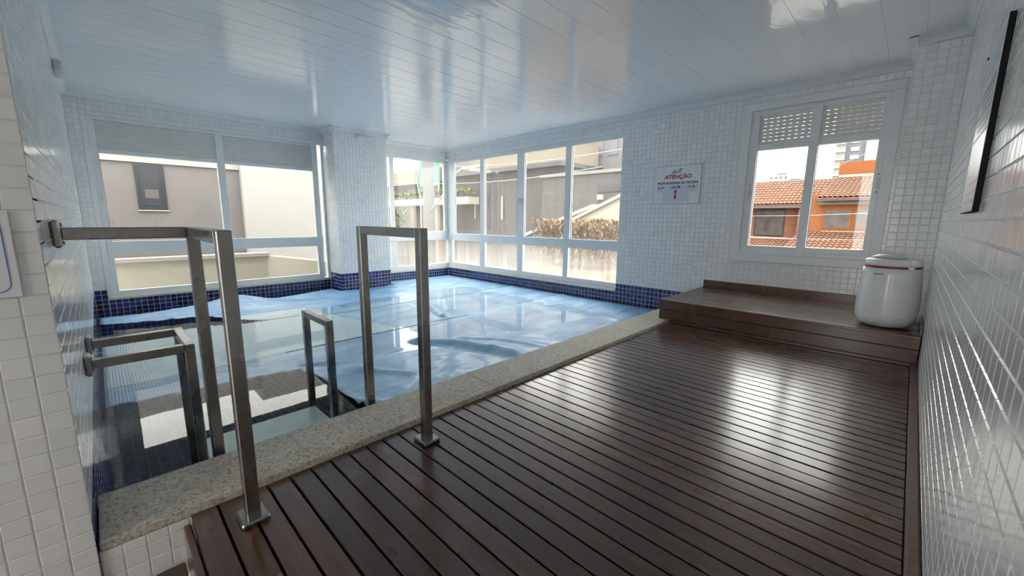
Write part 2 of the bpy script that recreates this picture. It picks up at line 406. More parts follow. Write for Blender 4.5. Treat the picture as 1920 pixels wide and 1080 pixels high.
# tiled column
m = MB().box(X1-.02, XCOL-G, YC0+G, YC1-G, -1.35, ZC+.02)
column = struct('column_1', m, 'grout', 'white tiled column with navy tile base between the two left windows', 'column')
tiles(column, (XCOL-G, 0, 0), rects=[(YC0, YC1, ZB, ZCR)], mat='tile_white', off=(YC0, zo), nparts=120, **YZp)
tiles(column, (XCOL-G, 0, 0), rects=[(YC0, YC1, -.6, ZB)], mat='tile_blue', off=(YC0, zo), nparts=80, noun='blue_tile', **YZp)
for Y, k in ((YC0+G, XZm), (YC1-G, XZp)):
    sg = 1 if k is XZm else -1
    r = (X1, XCOL) if sg == 1 else (-XCOL, -X1)
    tiles(column, (0, Y, 0), rects=[(*r, ZB, ZCR)], mat='tile_white', off=(r[0], zo), nparts=0, **k)
    tiles(column, (0, Y, 0), rects=[(*r, -.6, ZB)], mat='tile_blue', off=(r[0], zo), nparts=40 if sg == 1 else 0, noun='blue_tile', **k)

# far wall with the corner window, the sign and the shuttered window
W2R = -2.745
HX0, HX1, HZ0, HZ1 = -1.32, -.225, .575, 2.05      # hole of the shuttered window
m = MB()
m.box(X1-TL, X5+.2, Y2+G, Y2+TL, WRT, ZC+.05)
m.box(X1-TL, W2R, Y2+G, Y2+TL, -1.35, -.002)
m.box(W2R, HX0, Y2+G, Y2+TL, -1.35, WRT)
m.box(HX0, HX1, Y2+G, Y2+TL, -.4, HZ0)
m.box(HX0, HX1, Y2+G, Y2+TL, HZ1, WRT)
m.box(HX1, X5+.2, Y2+G, Y2+TL, -.4, WRT)
wall_back = struct('wall_back', m, 'grout', 'far white tiled wall with corner window, depth sign and shuttered window', 'wall')
CX0, CX1, CZ0, CZ1 = -1.376, -.178, .522, 2.098     # casing outside
tiles(wall_back, (0, Y2+G, 0), rects=[(X1, W2R, WRT, ZCR), (W2R, CX0+.02, ZB, ZCR), (CX0+.02, CX1, CZ1-.02, ZCR), (CX0+.02, X5, ZS, CZ0+.02), (CX1-.02, X5, CZ0+.02, ZCR)],
      mat='tile_white', off=(W2R, zo), nparts=300, **XZm)
tiles(wall_back, (0, Y2+G, 0), rects=[(X1, W2R, -.6, -.002), (W2R, XCO, -.6, ZB)], mat='tile_blue', off=(W2R, zo), nparts=300, noun='blue_tile', **XZm)

# corner pier beside the shuttered window
m = MB().box(XP+G, X5+.02, YP+G, Y2+G, -.3, ZC+.02)
pier = struct('column_2', m, 'grout', 'narrow tiled pier in the corner behind the spin dryer', 'column')
tiles(pier, (0, YP+G, 0), rects=[(XP, X5, ZS, ZCR)], mat='tile_white', off=(XP, zo), nparts=140, **XZm)
tiles(pier, (XP+G, 0, 0), rects=[(-Y2, -YP, ZS, ZCR)], mat='tile_white', off=(-Y2, zo), **YZm)
part('corner_bead', MB().bbox(XP-.003, XP+.006, YP-.004, YP+.006, ZS, ZCR, .002), 'casing', pier)

# right wall
m = MB().box(X5+G, X5+.2, YBACK-.1, Y2+TL, -.6, ZC+.05)
wall_right = struct('wall_right', m, 'grout', 'white tiled wall running beside the deck on the right', 'wall')
tiles(wall_right, (X5+G, 0, 0), rects=[(-YP, -YBACK, -.02, ZCR)], mat='tile_white', off=(-YP, .939-40*.0565), pitch=.0565, nparts=300, **YZm)

# end wall of the pool (rails are bolted to it) and the entry wall turning towards the camera
m = MB().box(X1-TL, XW4-.004, Y3-G, Y3-.16, -1.35, ZC+.05)
wall_end = struct('wall_front', m, 'grout', 'white tiled end wall of the pool carrying the steel rails', 'wall')
tiles(wall_end, (0, Y3-G, 0), rects=[(-XW4+.001, -X1, ZB, ZCR)], mat='tile_white', off=(-XW4, zo), nparts=60, **XZp)
tiles(wall_end, (0, Y3-G, 0), rects=[(-XW4+.001, -X1, -.6, ZB)], mat='tile_blue', off=(-XW4, zo), nparts=120, noun='blue_tile', **XZp)
m = MB().box(XW4-G, XW4-.15, Y3-.16, YBACK-.1, -.6, ZC+.05).box(XW4-G, XW4-.15, Y3-.003, Y3-.16, -.6, ZC+.05)
wall_entry = struct('wall_entry', m, 'grout_dark', 'near white tiled wall face at the left edge carrying a notice', 'wall')
tiles(wall_entry, (XW4-G, 0, 0), rects=[(YBACK, Y3, -.35, ZCR)], mat='tile_white', off=(Y3-.0510*60, .534-.0510*30), pitch=.0510, nparts=200, gap=.003, h=.0016, **YZp)
# tiled riser below the coping, and an unseen back wall, its doorway added for fill light
m = MB().box(-1.533, -1.525, Y3, .16, -.6, -.008)
riser = struct('wall_riser', m, 'grout_dark', 'small white tiled riser under the granite coping at lower left', 'wall')
tiles(riser, (-1.525, 0, 0), rects=[(Y3, .12, -.36, -.006)], mat='tile_white', off=(.0528-.0515*8, -.04-.0515*8), pitch=.0515, nparts=60, gap=.003, h=.0016, **YZp)
m = MB().box(XW4-.15, X5+.2, YBACK-.12, YBACK, 1.95, ZC+.05).box(XW4-.15, -.95, YBACK-.12, YBACK, -.6, 1.95).box(-.35, X5+.2, YBACK-.12, YBACK, -.6, 1.95)
struct('wall_fill_opening', m, 'plaster', 'unseen plastered wall behind the camera, doorway added for fill light', 'wall')

# ceiling: PVC lining boards along Y
m = MB().box(X1-TL, X5+.2, YBACK-.1, Y2+TL, ZC+.012, ZC+.08)
ceiling = struct('ceiling', m, 'plaster', 'glossy white lining-board ceiling reflecting the windows', 'ceiling')
BP = .2045; nb = math.ceil((X5-X1)/BP)
prof = [(0, .012), (.0, .0015), (.0015, .0), (BP-.003, 0), (BP-.0018, .0018), (BP-.0004, .0018), (BP-.0005, .012)]
me = None
for i in range(nb):
    x = X1 + i*BP
    if me is None:
        mb = MB().prism(prof, lambda a, b, t: (a, YBACK+t*(Y2-YBACK), b)); me = mb.mesh('board', 'ceiling')
    link_obj('board', me, ceiling, (x, 0, ZC))

# crown mouldings
cprof = [(0, 0), (.046, 0), (.046, -.006), (.034, -.012), (.022, -.024), (.012, -.040), (.008, -.052), (0, -.058)]
CROWN = ['over the wide shuttered left window', 'on the near side of the pool column', 'across the front of the pool column', 'on the far side of the pool column', 'over the narrow window beside the pool corner', 'along the top of the far wall', 'on the left flank of the corner pier', 'across the front of the corner pier', 'along the top of the right wall', 'above the end wall with the rails', 'above the near left entry wall']
def crown(i, p0, p1, n):
    n = Vector(n); p0 = Vector(p0); p1 = Vector(p1)
    fn = lambda a, b, t: tuple((p0.lerp(p1, t)) + n*a + Vector((0, 0, ZC-.0005+b)))
    o = struct('trim_%d' % i, MB().prism(cprof, fn), 'casing', 'white crown moulding ' + CROWN[i-1], 'moulding'); return o
segs = [((X1, Y3, 0), (X1, YC0, 0), (1, 0, 0)), ((X1, YC0, 0), (XCOL+.046, YC0, 0), (0, -1, 0)), ((XCOL, YC0-.046, 0), (XCOL, YC1+.046, 0), (1, 0, 0)),
        ((X1, YC1, 0), (XCOL+.046, YC1, 0), (0, 1, 0)), ((X1, YC1, 0), (X1, Y2, 0), (1, 0, 0)), ((X1, Y2, 0), (XP, Y2, 0), (0, -1, 0)),
        ((XP, YP-.046, 0), (XP, Y2, 0), (-1, 0, 0)), ((XP-.046, YP, 0), (X5, YP, 0), (0, -1, 0)), ((X5, YBACK, 0), (X5, YP, 0), (-1, 0, 0)),
        ((X1, Y3, 0), (XW4+.046, Y3, 0), (0, 1, 0)), ((XW4, YBACK, 0), (XW4, Y3+.046, 0), (1, 0, 0))]
for i, (a, b, n) in enumerate(segs): crown(i+1, a, b, n)

# ------------------------------------------------------------------ pool basin, water, cover
m = MB()
ZF = -.62
m.box(X1-.05, XCI+.3, Y3-.1, 1.35, ZF-.1, ZF)
m.box(X1-.05, XCI+.3, 1.35, Y2+.1, -1.35, -1.25)
m.box(X1-.05, XCI+.3, 1.33, 1.35, -1.35, ZF)
m.box(XCI+.006, XCI+.255, Y3-.1, Y2+.1, -1.35, -.007)
basin = struct('pool_basin', m, plain('submerged_grout', (.11, .13, .15), .8), 'navy tiled swimming pool basin seen through the open water', 'pool')
tiles(basin, (0, 0, ZF), U=(1, 0, 0), V=(0, 1, 0), N=(0, 0, 1), rects=[(X1, XCI, Y3, 1.33)], mat='tile_blue', off=(XCI-100*PITCH_T, Y3), nparts=300, noun='floor_tile')
tiles(basin, (XCI+.006, 0, 0), rects=[(-1.6, -Y3, ZF, -.003), (-Y2, -1.6, -.6, -.003)], mat='tile_blue', off=(-Y3-100*PITCH_T, zo), nparts=60, noun='blue_tile', **YZm)

wm = MB(); wm.v = [(X1, Y3, ZW), (XCI+.004, Y3, ZW), (XCI+.004, Y2, ZW), (X1, Y2, ZW)]; wm.f = [(0, 1, 2, 3)]
water = struct('pool_water', wm, 'water', 'still pool water mirroring the windows', 'water'); water['kind'] = 'stuff'

steps = thing('submerged_steps', 'pale green stone steps under the water between the short rails', 'steps', (-2.3, .565, -.62))
part('tread', MB().bbox(-2.62, -2.10, .266, .864, -.30, -.262, .006), plain('pale_green_stone', (.50, .63, .56), .4, noise=.1), steps)
part('tread', MB().bbox(-2.10, XCI, .266, .864, -.22, -.185, .006), bpy.data.materials['pale_green_stone'], steps)
part('riser', MB().box(-2.60, -2.11, .28, .85, -.619, -.30), 'tile_blue', steps)
part('riser', MB().box(-2.10, XCI-.002, .28, .85, -.619, -.22), 'tile_blue', steps)

def smooth(a, b, x): t = np.clip((np.asarray(x, float)-a)/(b-a), 0, 1); return t*t*(3-2*t)
def vnoise(x, y, s, seed):
    r = np.random.default_rng(seed).random((64, 64)); X, Y = x*s+7.3, y*s+3.1
    i, j = np.floor(X).astype(int), np.floor(Y).astype(int); fx, fy = X-i, Y-j; fx, fy = fx*fx*(3-2*fx), fy*fy*(3-2*fy)
    g = lambda a, b: r[a % 64, b % 64]
    return (g(i, j)*(1-fx)+g(i+1, j)*fx)*(1-fy) + (g(i, j+1)*(1-fx)+g(i+1, j+1)*fx)*fy - .5
def ridge(x, y, pts, w, h):
    best = np.full(x.shape, 9.); 
    for (a, b), (c, d) in zip(pts[:-1], pts[1:]):
        L2 = (c-a)**2+(d-b)**2; t = np.clip(((x-a)*(c-a)+(y-b)*(d-b))/L2, 0, 1)
        best = np.minimum(best, np.hypot(x-a-t*(c-a), y-b-t*(d-b)))
    return h*np.exp(-(best/w)**2)
def inside(poly, x, y):
    r = np.zeros(x.shape, bool); n = len(poly)
    for i in range(n):
        (a, b), (c, d) = poly[i], poly[(i+1) % n]
        with np.errstate(divide='ignore', invalid='ignore'):
            r ^= ((b > y) != (d > y)) & (x < (c-a)*(y-b)/(d-b)+a)
    return r
CREASES = []
_r = random.Random(21)
for _ in range(110):
    a, b, t, L = _r.uniform(-6.2, -1.9), _r.uniform(.2, 4.6), _r.choice((.5, .9, 2.3, 2.7)) + _r.gauss(0, .25), _r.uniform(.15, .6)
    k = _r.uniform(-.25, .25); c, d = a+L*math.cos(t), b+L*math.sin(t)
    CREASES.append(([(a, b), ((a+c)/2+k*L*math.sin(t)*.5, (b+d)/2-k*L*math.cos(t)*.5), (c, d)], _r.uniform(.018, .05), _r.uniform(-.004, .009)))
def creases(x, y):
    z = np.zeros(x.shape)
    for p, w, h in CREASES: z = z + ridge(x, y, p, w, h)
    return z
def cover_height(x, y):
    wr = .35*vnoise(x*.6+y*.5, y*.9-x*.4, 2.0, 1) + .4*vnoise(x-y*.6, y*.5+x*.7, 6.2, 2) + .25*vnoise(x*.5+y, y*.6-x, 12, 3) + .12*vnoise(x+y*.3, y, 24, 4)
    # near-left sheet lies awash, right-hand sheet floats just proud
    s = smooth(-3.15, -2.75, x - .17*(y-1)) * smooth(.6, 1.0, y)
    lift = np.maximum(s, np.maximum(.75*smooth(3.7, 4.5, y), smooth(-5.0, -5.35, x)))
    z = ZW - .009 + .016*lift + wr*(.006 + .005*s) + creases(x, y)*(.35 + 1.2*lift)
    z += ridge(x, y, [(-3.05, 1.92), (-2.75, 2.10), (-2.2, 2.27)], .075, .045)
    z += ridge(x, y, [(-2.9, 2.25), (-2.5, 2.5), (-2.0, 2.62)], .05, .018)
    z += ridge(x, y, [(-4.45, 2.86), (-4.1, 2.80), (-3.7, 2.66)], .07, .038)
    z += ridge(x, y, [(-3.54, .95), (-3.54, 4.7)], .03, .008) + ridge(x, y, [(-4.62, 1.5), (-4.62, 4.7)], .03, .010)
    z += ridge(x, y, [(-3.15, 1.0), (-2.9, 1.3), (-3.0, 1.65)], .06, .02)
    fold = smooth(-6.2, -5.86, x)*(1-smooth(-5.80, -5.35, x))
    hy = .015 + .03*smooth(.2, .7, y) + .075*np.exp(-((y-1.10)/.24)**2)
    z += fold*hy*(1-smooth(1.3, 1.75, y))
    z += .02*(1-smooth(1.45, 2.3, y))*smooth(-6.2, -5.6, x)*(1-smooth(-5.2, -4.9, x))
    return z
gap = [(-5.62, -.2), (-5.50, .1), (-5.42, .36), (-5.37, .70), (-5.06, .94), (-4.88, 1.2), (-4.86, 1.5), (-4.84, 1.2), (-4.86, .95), (-4.98, .7), (-4.95, .3), (-4.93, -.2)]
edge = [(-3.24, -.3), (-3.165, .263), (-3.14, .60), (-3.07, .945), (-2.76, .955), (-2.44, .962), (-2.11, .98), (-1.7, 1.0), (-1.7, -.3)]
wallgap = [(-6.6, -.3), (-6.02, -.3), (-6.0, .15), (-5.86, .6), (-5.95, .9), (-6.08, 1.15), (-6.0, 1.5), (-6.25, 2.2), (-6.34, 2.6), (-6.6, 2.6)]
colgap = [(-6.6, YC0-.03), (XCOL+.03, YC0-.03), (XCOL+.03, YC1+.03), (-6.6, YC1+.03)]
ST = .026
gx = np.arange(X1+.03, XCI-.006, ST); gy = np.arange(Y3+.02, Y2-.02, ST)
XX, YY = np.meshgrid(gx, gy, indexing='ij')
cx, cyy = (XX[:-1, :-1]+ST/2), (YY[:-1, :-1]+ST/2)
dead = inside(gap, cx, cyy) | inside(edge, cx, cyy) | inside(wallgap, cx, cyy) | inside(colgap, cx, cyy)
ZZ = cover_height(XX, YY)
seamx = np.full(cyy.shape, -3.54)
cover = thing('pool_cover', 'crumpled translucent blue bubble cover floating over most of the pool', 'pool cover', (-4.1, 2.3, ZW))
pale = (cx <= seamx) & (cx > -5.15) & (cyy < 2.05 + .25*(cx+3.6))  # near-left cells that take the colour with reflected glare painted in
for nm, sel, mt in (('sheet', ~pale, 'cover'), ('sheet', pale, 'cover_glare')):
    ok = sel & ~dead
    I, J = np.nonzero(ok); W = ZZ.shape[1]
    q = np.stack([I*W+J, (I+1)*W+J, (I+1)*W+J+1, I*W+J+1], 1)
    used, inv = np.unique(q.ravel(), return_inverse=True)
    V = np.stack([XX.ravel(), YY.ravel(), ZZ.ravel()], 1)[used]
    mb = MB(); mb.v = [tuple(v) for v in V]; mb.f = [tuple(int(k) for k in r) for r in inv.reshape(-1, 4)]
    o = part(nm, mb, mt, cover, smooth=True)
    so = o.modifiers.new('thickness', 'SOLIDIFY'); so.thickness = .003; so.offset = 1
plain('dark_seam', (.05, .10, .14), .4)
for sx0, ya0, yb0 in ((-3.54, .97, 2.9), (-4.62, 1.62, 4.71)):
    sy = np.linspace(ya0, yb0, 70); sx = sx0 + .012*np.sin(sy*2.1); sz = np.maximum(cover_height(sx, sy), ZW - .001) + .002
    part('seam', MB().tube(list(zip(sx, sy, sz)), .0034, 6), bpy.data.materials['dark_seam'], cover, smooth=True)

# ------------------------------------------------------------------ coping
cop = thing('pool_coping', 'speckled beige granite coping between pool and wooden deck', 'coping', ((XCI+XCO)/2, 2.3, 0))
ys = [Y3+.002, 1.447, 3.02, Y2-.002]
for a, b in zip(ys[:-1], ys[1:]):
    part('slab', MB().bbox(XCI, XCO, a+.0012, b-.0012, -.006, ZCOP, .003), 'granite', cop)

# ------------------------------------------------------------------ deck
D0, D1 = .104, YF
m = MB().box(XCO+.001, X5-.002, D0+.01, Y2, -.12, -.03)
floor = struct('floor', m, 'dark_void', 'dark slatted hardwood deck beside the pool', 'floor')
NP = 49; pp = (D1-D0)/NP
me = MB().bbox(XCO+.003, X5-.036, -pp/2+.0035, pp/2-.0035, -.024, 0, .0022).mesh('plank', 'wood')
for i in range(NP):
    o = link_obj('plank', me, floor, (0, D0+(i+.5)*pp, random.gauss(0, .0004)))
part('edge_board', MB().bbox(XCO+.003, X5-.004, D0-.018, D0+.001, -.20, -.027, .003), 'wood', floor)
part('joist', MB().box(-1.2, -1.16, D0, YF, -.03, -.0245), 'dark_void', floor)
st = struct('trim_20', MB().bbox(X5-.034, X5-.002, D0, YF-.002, -.024, .026, .006), 'wood_trim', 'long brown wooden strip between deck and right wall', 'trim')
struct('floor_entry', MB().box(XW4, X5, YBACK-.1, D0-.02, -.50, -.46), 'wood_trim', 'lower floor in front of the deck', 'floor')
lo = thing('entry_step', 'dark wooden step below the deck edge at lower left', 'step', (-.7, -.02, -.46))
for k in range(3):
    part('plank', MB().bbox(XCO+.012, X5-.01, D0-.022-.075*(k+1), D0-.026-.075*k, -.165, -.14, .003), 'wood', lo)
part('fascia', MB().bbox(XCO+.012, X5-.01, D0-.25, D0-.232, -.459, -.142, .003), 'wood', lo)

# step platform
stp = thing('wooden_platform', 'raised dark slatted wood platform under the shuttered window', 'platform', ((XSL+X5)/2, 4.2, 0))
fx1 = X5-.006
for z0, z1, x0 in ((.118, ZS-.001, XSL), (.0265, .1165, XSL+.001), (.0, .0255, XCO+.004)):
    part('fascia_board', MB().bbox(x0, fx1, YF, YF+.022, z0+.0008, z1-.0008, .0025), 'wood', stp)
ns = 19; d0, d1 = YF, Y2-.034; pw = (d1-d0)/ns
me = MB().bbox(XSL, XP-.006, -pw/2+.0025, pw/2-.0025, -.02, 0, .002)
for i in range(ns):
    y = d0+(i+.5)*pw
    x1 = fx1 if y+pw/2 < YP-.004 else XP-.008
    if i == 0: part('slat', MB().bbox(XSL-.002, fx1, y-pw/2-.004, y+pw/2-.0025, ZS-.02, ZS+.001, .003), 'wood', stp)
    else: part('slat', MB().bbox(XSL, x1, y-pw/2+.005, y+pw/2-.005, ZS-.02, ZS, .004), 'wood', stp)
part('back_board', MB().bbox(XSL, XP-.008, Y2-.032, Y2-.002, ZS-.02, .283, .003), 'wood', stp)
part('side_board', MB().bbox(X5-.018, X5-.003, YF+.024, YP-.004, ZS+.0012, ZS+.05, .003), 'wood', stp)
part('carcass', MB().box(XSL+.1, fx1-.01, YF+.024, YP-.01, .0015, ZS-.022), 'dark_void', stp)
part('side_panel', MB().box(XSL+.001, XSL+.02, YF+.023, Y2-.034, ZCOP+.001, ZS-.021), 'wood', stp)

# ------------------------------------------------------------------ steel rails
HB = .019
def bar(parent, name, a, b, r=HB):
    a, b = Vector(a), Vector(b); lo_ = [min(a[i], b[i])-r for i in range(3)]; hi = [max(a[i], b[i])+r for i in range(3)]
    for i in range(3):
        if abs(a[i]-b[i]) > .001: lo_[i] += r; hi[i] -= r
    return part(name, MB().bbox(lo_[0], hi[0], lo_[1], hi[1], lo_[2], hi[2], .003), 'steel', parent)
def rail(label, y, xf, xb, top, zf, zb, wall, flangex):
    t = thing('handrail', label, 'handrail', ((xf+xb)/2, y, min(zf, zb)), 'steel pool handrails')
    zt = top-HB
    bar(t, 'post', (xf, y, zf), (xf, y, top)); bar(t, 'post', (xb, y, zb), (xb, y, top))
    bar(t, 'top_bar', (xb+HB, y, zt), (xf-HB, y, zt))
    for x in flangex:
        bar(t, 'wall_bar', (x, Y3+.02, zt), (x, y-HB, zt))
        f = part('wall_flange', MB().bbox(x-.042, x+.042, Y3+.001, Y3+.021, zt-.042, zt+.042, .006), 'steel', t)
        for dz in (-.028, .028):
            part('bolt', MB().bbox(x-.008, x+.008, Y3+.021, Y3+.026, zt+dz-.006, zt+dz+.006, .002), 'steel', f)
    return t
XF, XB, XL0, XL1 = -1.368, -1.878, -2.36, -2.735
RY1, RY2 = .244, .886
for lab, y, wl in (('tall steel handrail bolted to the end wall, nearest the left edge', RY1, (XB,)), ('tall freestanding inverted-U steel handrail, further along the coping', RY2, ())):
    t = rail(lab, y, XF, XB, .895, .014, -.60, None, wl)
    bp = part('base_plate', MB().bbox(XF-.046, XF+.046, y-.039, y+.039, .0008, .018, .005), 'steel', t)
for lab, y, wl in (('short steel rail in the water with two bars bolted to end wall', RY1, (XL0, XL1)), ('short freestanding steel rail standing in the open water', RY2, ())):
    rail(lab, y, XL0, XL1, .345, -.60, -.60, None, wl)

# ------------------------------------------------------------------ windows
def wthing(name, label):
    o = bpy.data.objects.new(name, None); COL.objects.link(o); o['kind'] = 'structure'; o['label'] = label; o['category'] = 'window'; return o
def fr(w, name, x0, x1, y0, y1, z0, z1, mat='frame', b=.003): return part(name, MB().bbox(x0, x1, y0, y1, z0, z1, b), mat, w)

# window 1: wide window with lowered roller shutters, in the left wall (frame set 45 mm into the wall)
w = wthing('window_1', 'wide two-bay window with part-lowered slat shutters left of the column')
xa, xb_ = X1-.085, X1-.03        # frame depth
xg = X1-.060
fr(w, 'casing', X1-.09, X1+.006, .006, .052, -.012, WLT, 'casing'); fr(w, 'casing', X1-.09, X1+.006, .052, YC0-.001, 2.005, WLT, 'casing')
fr(w, 'jamb', xa, xb_, .052, .108, .0, 2.005); fr(w, 'jamb', xa, xb_, 2.345, 2.425, .0, 2.005); fr(w, 'jamb', xa, xb_, 2.478, YC0-.001, .0, 2.005, 'casing')
fr(w, 'head', xa, xb_, .108, 2.345, 1.965, 2.005)
fr(w, 'mullion', xa-.002, xb_+.004, 1.18, 1.262, .652, 1.965); fr(w, 'mullion', xa, xb_, 1.18, 1.262, .09, .512)
fr(w, 'transom', xa-.001, xb_+.008, .06, 2.43, .512, .652); fr(w, 'bottom_rail', xa, xb_, .108, 2.345, .022, .083)
fr(w, 'sill', X1-.12, X1+.014, .008, YC0-.002, -.012, .020, 'sill')
for (a, b) in ((.108, 1.18), (1.262, 2.345)):
    fr(w, 'shutter_rail', xa+.004, xb_, a, b, 1.618, 1.664)
    nsl = 12; hs = (1.962-1.664)/nsl
    for k in range(nsl):
        z = 1.664+k*hs
        pr = [(-.002, -.001), (.002, .0), (.014, .006), (.017, hs*.5), (.013, hs-.003), (.002, hs+.003), (-.002, hs+.003)]
        part('shutter_slat', MB().prism(pr, lambda p, q, t, a=a, b=b, z=z: (xg+p, a+t*(b-a), z+q)), 'shutter', w)
    fr(w, 'gasket', xg-.003, xg+.006, a, a+.004, .652, 1.618, 'gasket', .001)
    part('pane', MB().box(xg-.002, xg+.002, a, b, .652, 1.618), 'glass', w)
    part('pane', MB().box(xg-.002, xg+.002, a, b, .083, .512), 'glass', w)
part('pane', MB().box(xg-.002, xg+.002, 2.425, 2.478, .02, 2.005), 'glass', w)
for y in (.088, 2.372): 
    fr(w, 'latch', xb_, xb_+.010, y-.010, y+.010, 1.10, 1.19, 'plastic_grey', .003)

# windows 2 and 3: glazed corner
w = wthing('window_2', 'narrow glazed window between the column and the pool corner')
fr(w, 'casing', X1-.09, X1+.004, YC1+.001, Y2, 2.03, WRT, 'casing')
fr(w, 'jamb', xa, xb_, YC1+.001, YC1+.05, .0, 2.03, 'casing'); fr(w, 'jamb', xa, xb_, 3.43, 3.475, .0, 2.03); fr(w, 'stile', xa+.006, xb_+.006, 3.60, 3.672, .66, 1.995)
fr(w, 'stile', xa, xb_, 3.59, 3.70, .09, .54); fr(w, 'stile', xa+.006, xb_+.006, 4.725, 4.79, .66, 1.995)
fr(w, 'head', xa, xb_, 3.475, 4.80, 1.968, 2.03); fr(w, 'transom', xa-.001, xb_+.008, 3.475, 4.81, .54, .71); fr(w, 'bottom_rail', xa, xb_, 3.475, 4.80, .025, .09)
fr(w, 'sill', X1-.12, X1+.014, YC1+.002, Y2, -.012, .024, 'sill')
part('pane', MB().box(xg-.002, xg+.002, 3.672, 4.725, .71, 1.968), 'glass_dusty', w)
part('pane', MB().box(xg-.002, xg+.002, 3.70, 4.80, .09, .54), 'glass_fogged', w)
part('pane', MB().box(xg-.002, xg+.002, 3.475, 3.60, .09, 1.968), 'glass_dusty', w)

w = wthing('window_3', 'four-bay sliding window above the pool in the far wall')
ya, yb, yg = Y2+.035, Y2+.085, Y2+.062
xs_up = [(-6.265, -5.515), (-5.415, -4.62), (-4.465, -3.66), (-3.555, -2.775)]
xs_lo = [(-6.345, -5.54), (-5.405, -4.60), (-4.485, -3.66), (-3.575, -2.77)]
fr(w, 'corner_post', X1-.09, X1+.03-.005, Y2+.03, Y2+.09, .0, 2.03)
fr(w, 'head', X1+.03, W2R-.002, ya, yb, 1.965, 2.03); fr(w, 'casing', X1+.03, W2R-.002, Y2-.004, Y2+.09, 2.03, WRT-.001, 'casing')
fr(w, 'transom', X1+.025, W2R-.002, ya-.010, yb, .535, .665); fr(w, 'bottom_rail', X1+.03, W2R-.002, ya, yb, .03, .105)
fr(w, 'sill', X1+.02, W2R-.002, Y2-.014, Y2+.10, -.002, .028, 'sill')
edges_up = [(-6.42, xs_up[0][0])] + [(xs_up[i][1], xs_up[i+1][0]) for i in range(3)]
for k, (a, b) in enumerate(edges_up): fr(w, 'stile', a, b, ya-(.004 if k % 2 else 0), yb, .665, 1.965)
for (a, b) in [(-6.42, xs_lo[0][0])] + [(xs_lo[i][1], xs_lo[i+1][0]) for i in range(3)]: fr(w, 'stile', a, b, ya, yb, .105, .535)
for i, ((a, b), (c, d)) in enumerate(zip(xs_up, xs_lo)):
    fr(w, 'gasket', a-.001, a+.004, yg-.006, yg+.003, .667, 1.962, 'gasket', .001)
    part('pane', MB().box(a, b if i < 3 else W2R-.003, yg-.002, yg+.002, .665, 1.965), 'glass_dusty', w)
    part('pane', MB().box(c, d if i < 3 else W2R-.003, yg-.002, yg+.002, .105, .535), 'glass_fogged', w)
for x in (-4.575, -4.512): fr(w, 'latch', x-.008, x+.008, ya-.012, ya-.003, 1.18, 1.27, 'plastic_grey', .003)

# window 4: two-sash window with perforated shutters and a wide casing
w = wthing('window_4', 'white cased two-sash window with perforated shutters above the wooden platform')
fr(w, 'casing', CX0, CX0+.076, Y2-.014, Y2+.02, CZ0+.078, CZ1-.076, 'casing', .005); fr(w, 'casing', CX1-.076, CX1, Y2-.014, Y2+.02, CZ0+.078, CZ1-.076, 'casing', .005)
fr(w, 'casing', CX0, CX1, Y2-.014, Y2+.02, CZ1-.076, CZ1, 'casing', .005); fr(w, 'casing', CX0, CX1, Y2-.018, Y2+.02, CZ0, CZ0+.078, 'casing', .005)
y0, y1, yg = Y2+.006, Y2+.058, Y2+.034
ix0, ix1, iz0, iz1 = CX0+.076, CX1-.076, CZ0+.078, CZ1-.076
fr(w, 'head', ix0, ix1, y0+.004, y1, iz1-.045, iz1); fr(w, 'bottom_rail', ix0, ix1, y0, y1, iz0, .688)
gl, gr = (-1.226, -.80), (-.725, -.304)
fr(w, 'stile', ix0, gl[0], y0, y1, .688, iz1-.045); fr(w, 'stile', gl[1], gr[0], y0-.008, y1, .60+.002, iz1-.03); fr(w, 'stile', gr[1], ix1, y0, y1, .688, iz1-.045)
fr(w, 'sash_rail', gr[0], gr[1], y0-.012, y1, .640, .690, 'casing')
hole = .0022
for (a, b) in (gl, gr):
    fr(w, 'shutter_rail', a, b, y0+.006, y1, 1.640, 1.698)
    fr(w, 'gasket', a, a+.004, yg-.008, yg+.002, .69, 1.64, 'gasket', .001)
    part('pane', MB().box(a, b, yg-.002, yg+.002, .688, 1.640), 'glass', w)
    nsl = 8; z0 = 1.698; z1 = iz1-.045; hs = (z1-z0)/nsl
    for k in range(nsl):
        z = z0+k*hs; top = z+hs-hole
        mb = MB().bbox(a, b, yg, yg+.012, z, top-.0002, .002)
        # bridges between the light slots
        nslot = 8; wd = (b-a)/nslot
        for q in range(nslot): mb.box(a+q*wd, a+q*wd+wd*(.62 if (k % 3) else .5), yg+.003, yg+.009, top-.001, z+hs+.0005)
        part('shutter_slat', mb, 'shutter', w)
for x, z in ((gl[0]-.034, 1.23), (gr[1]+.034, 1.27)):
    l = fr(w, 'latch', x-.008, x+.008, y0-.010, y0-.0005, z-.045, z+.045, 'plastic_grey', .003)
    for dz in (-.075, .075): fr(w, 'screw', x-.005, x+.005, y0-.004, y0-.0005, z+dz-.005, z+dz+.005, 'ink', .001)

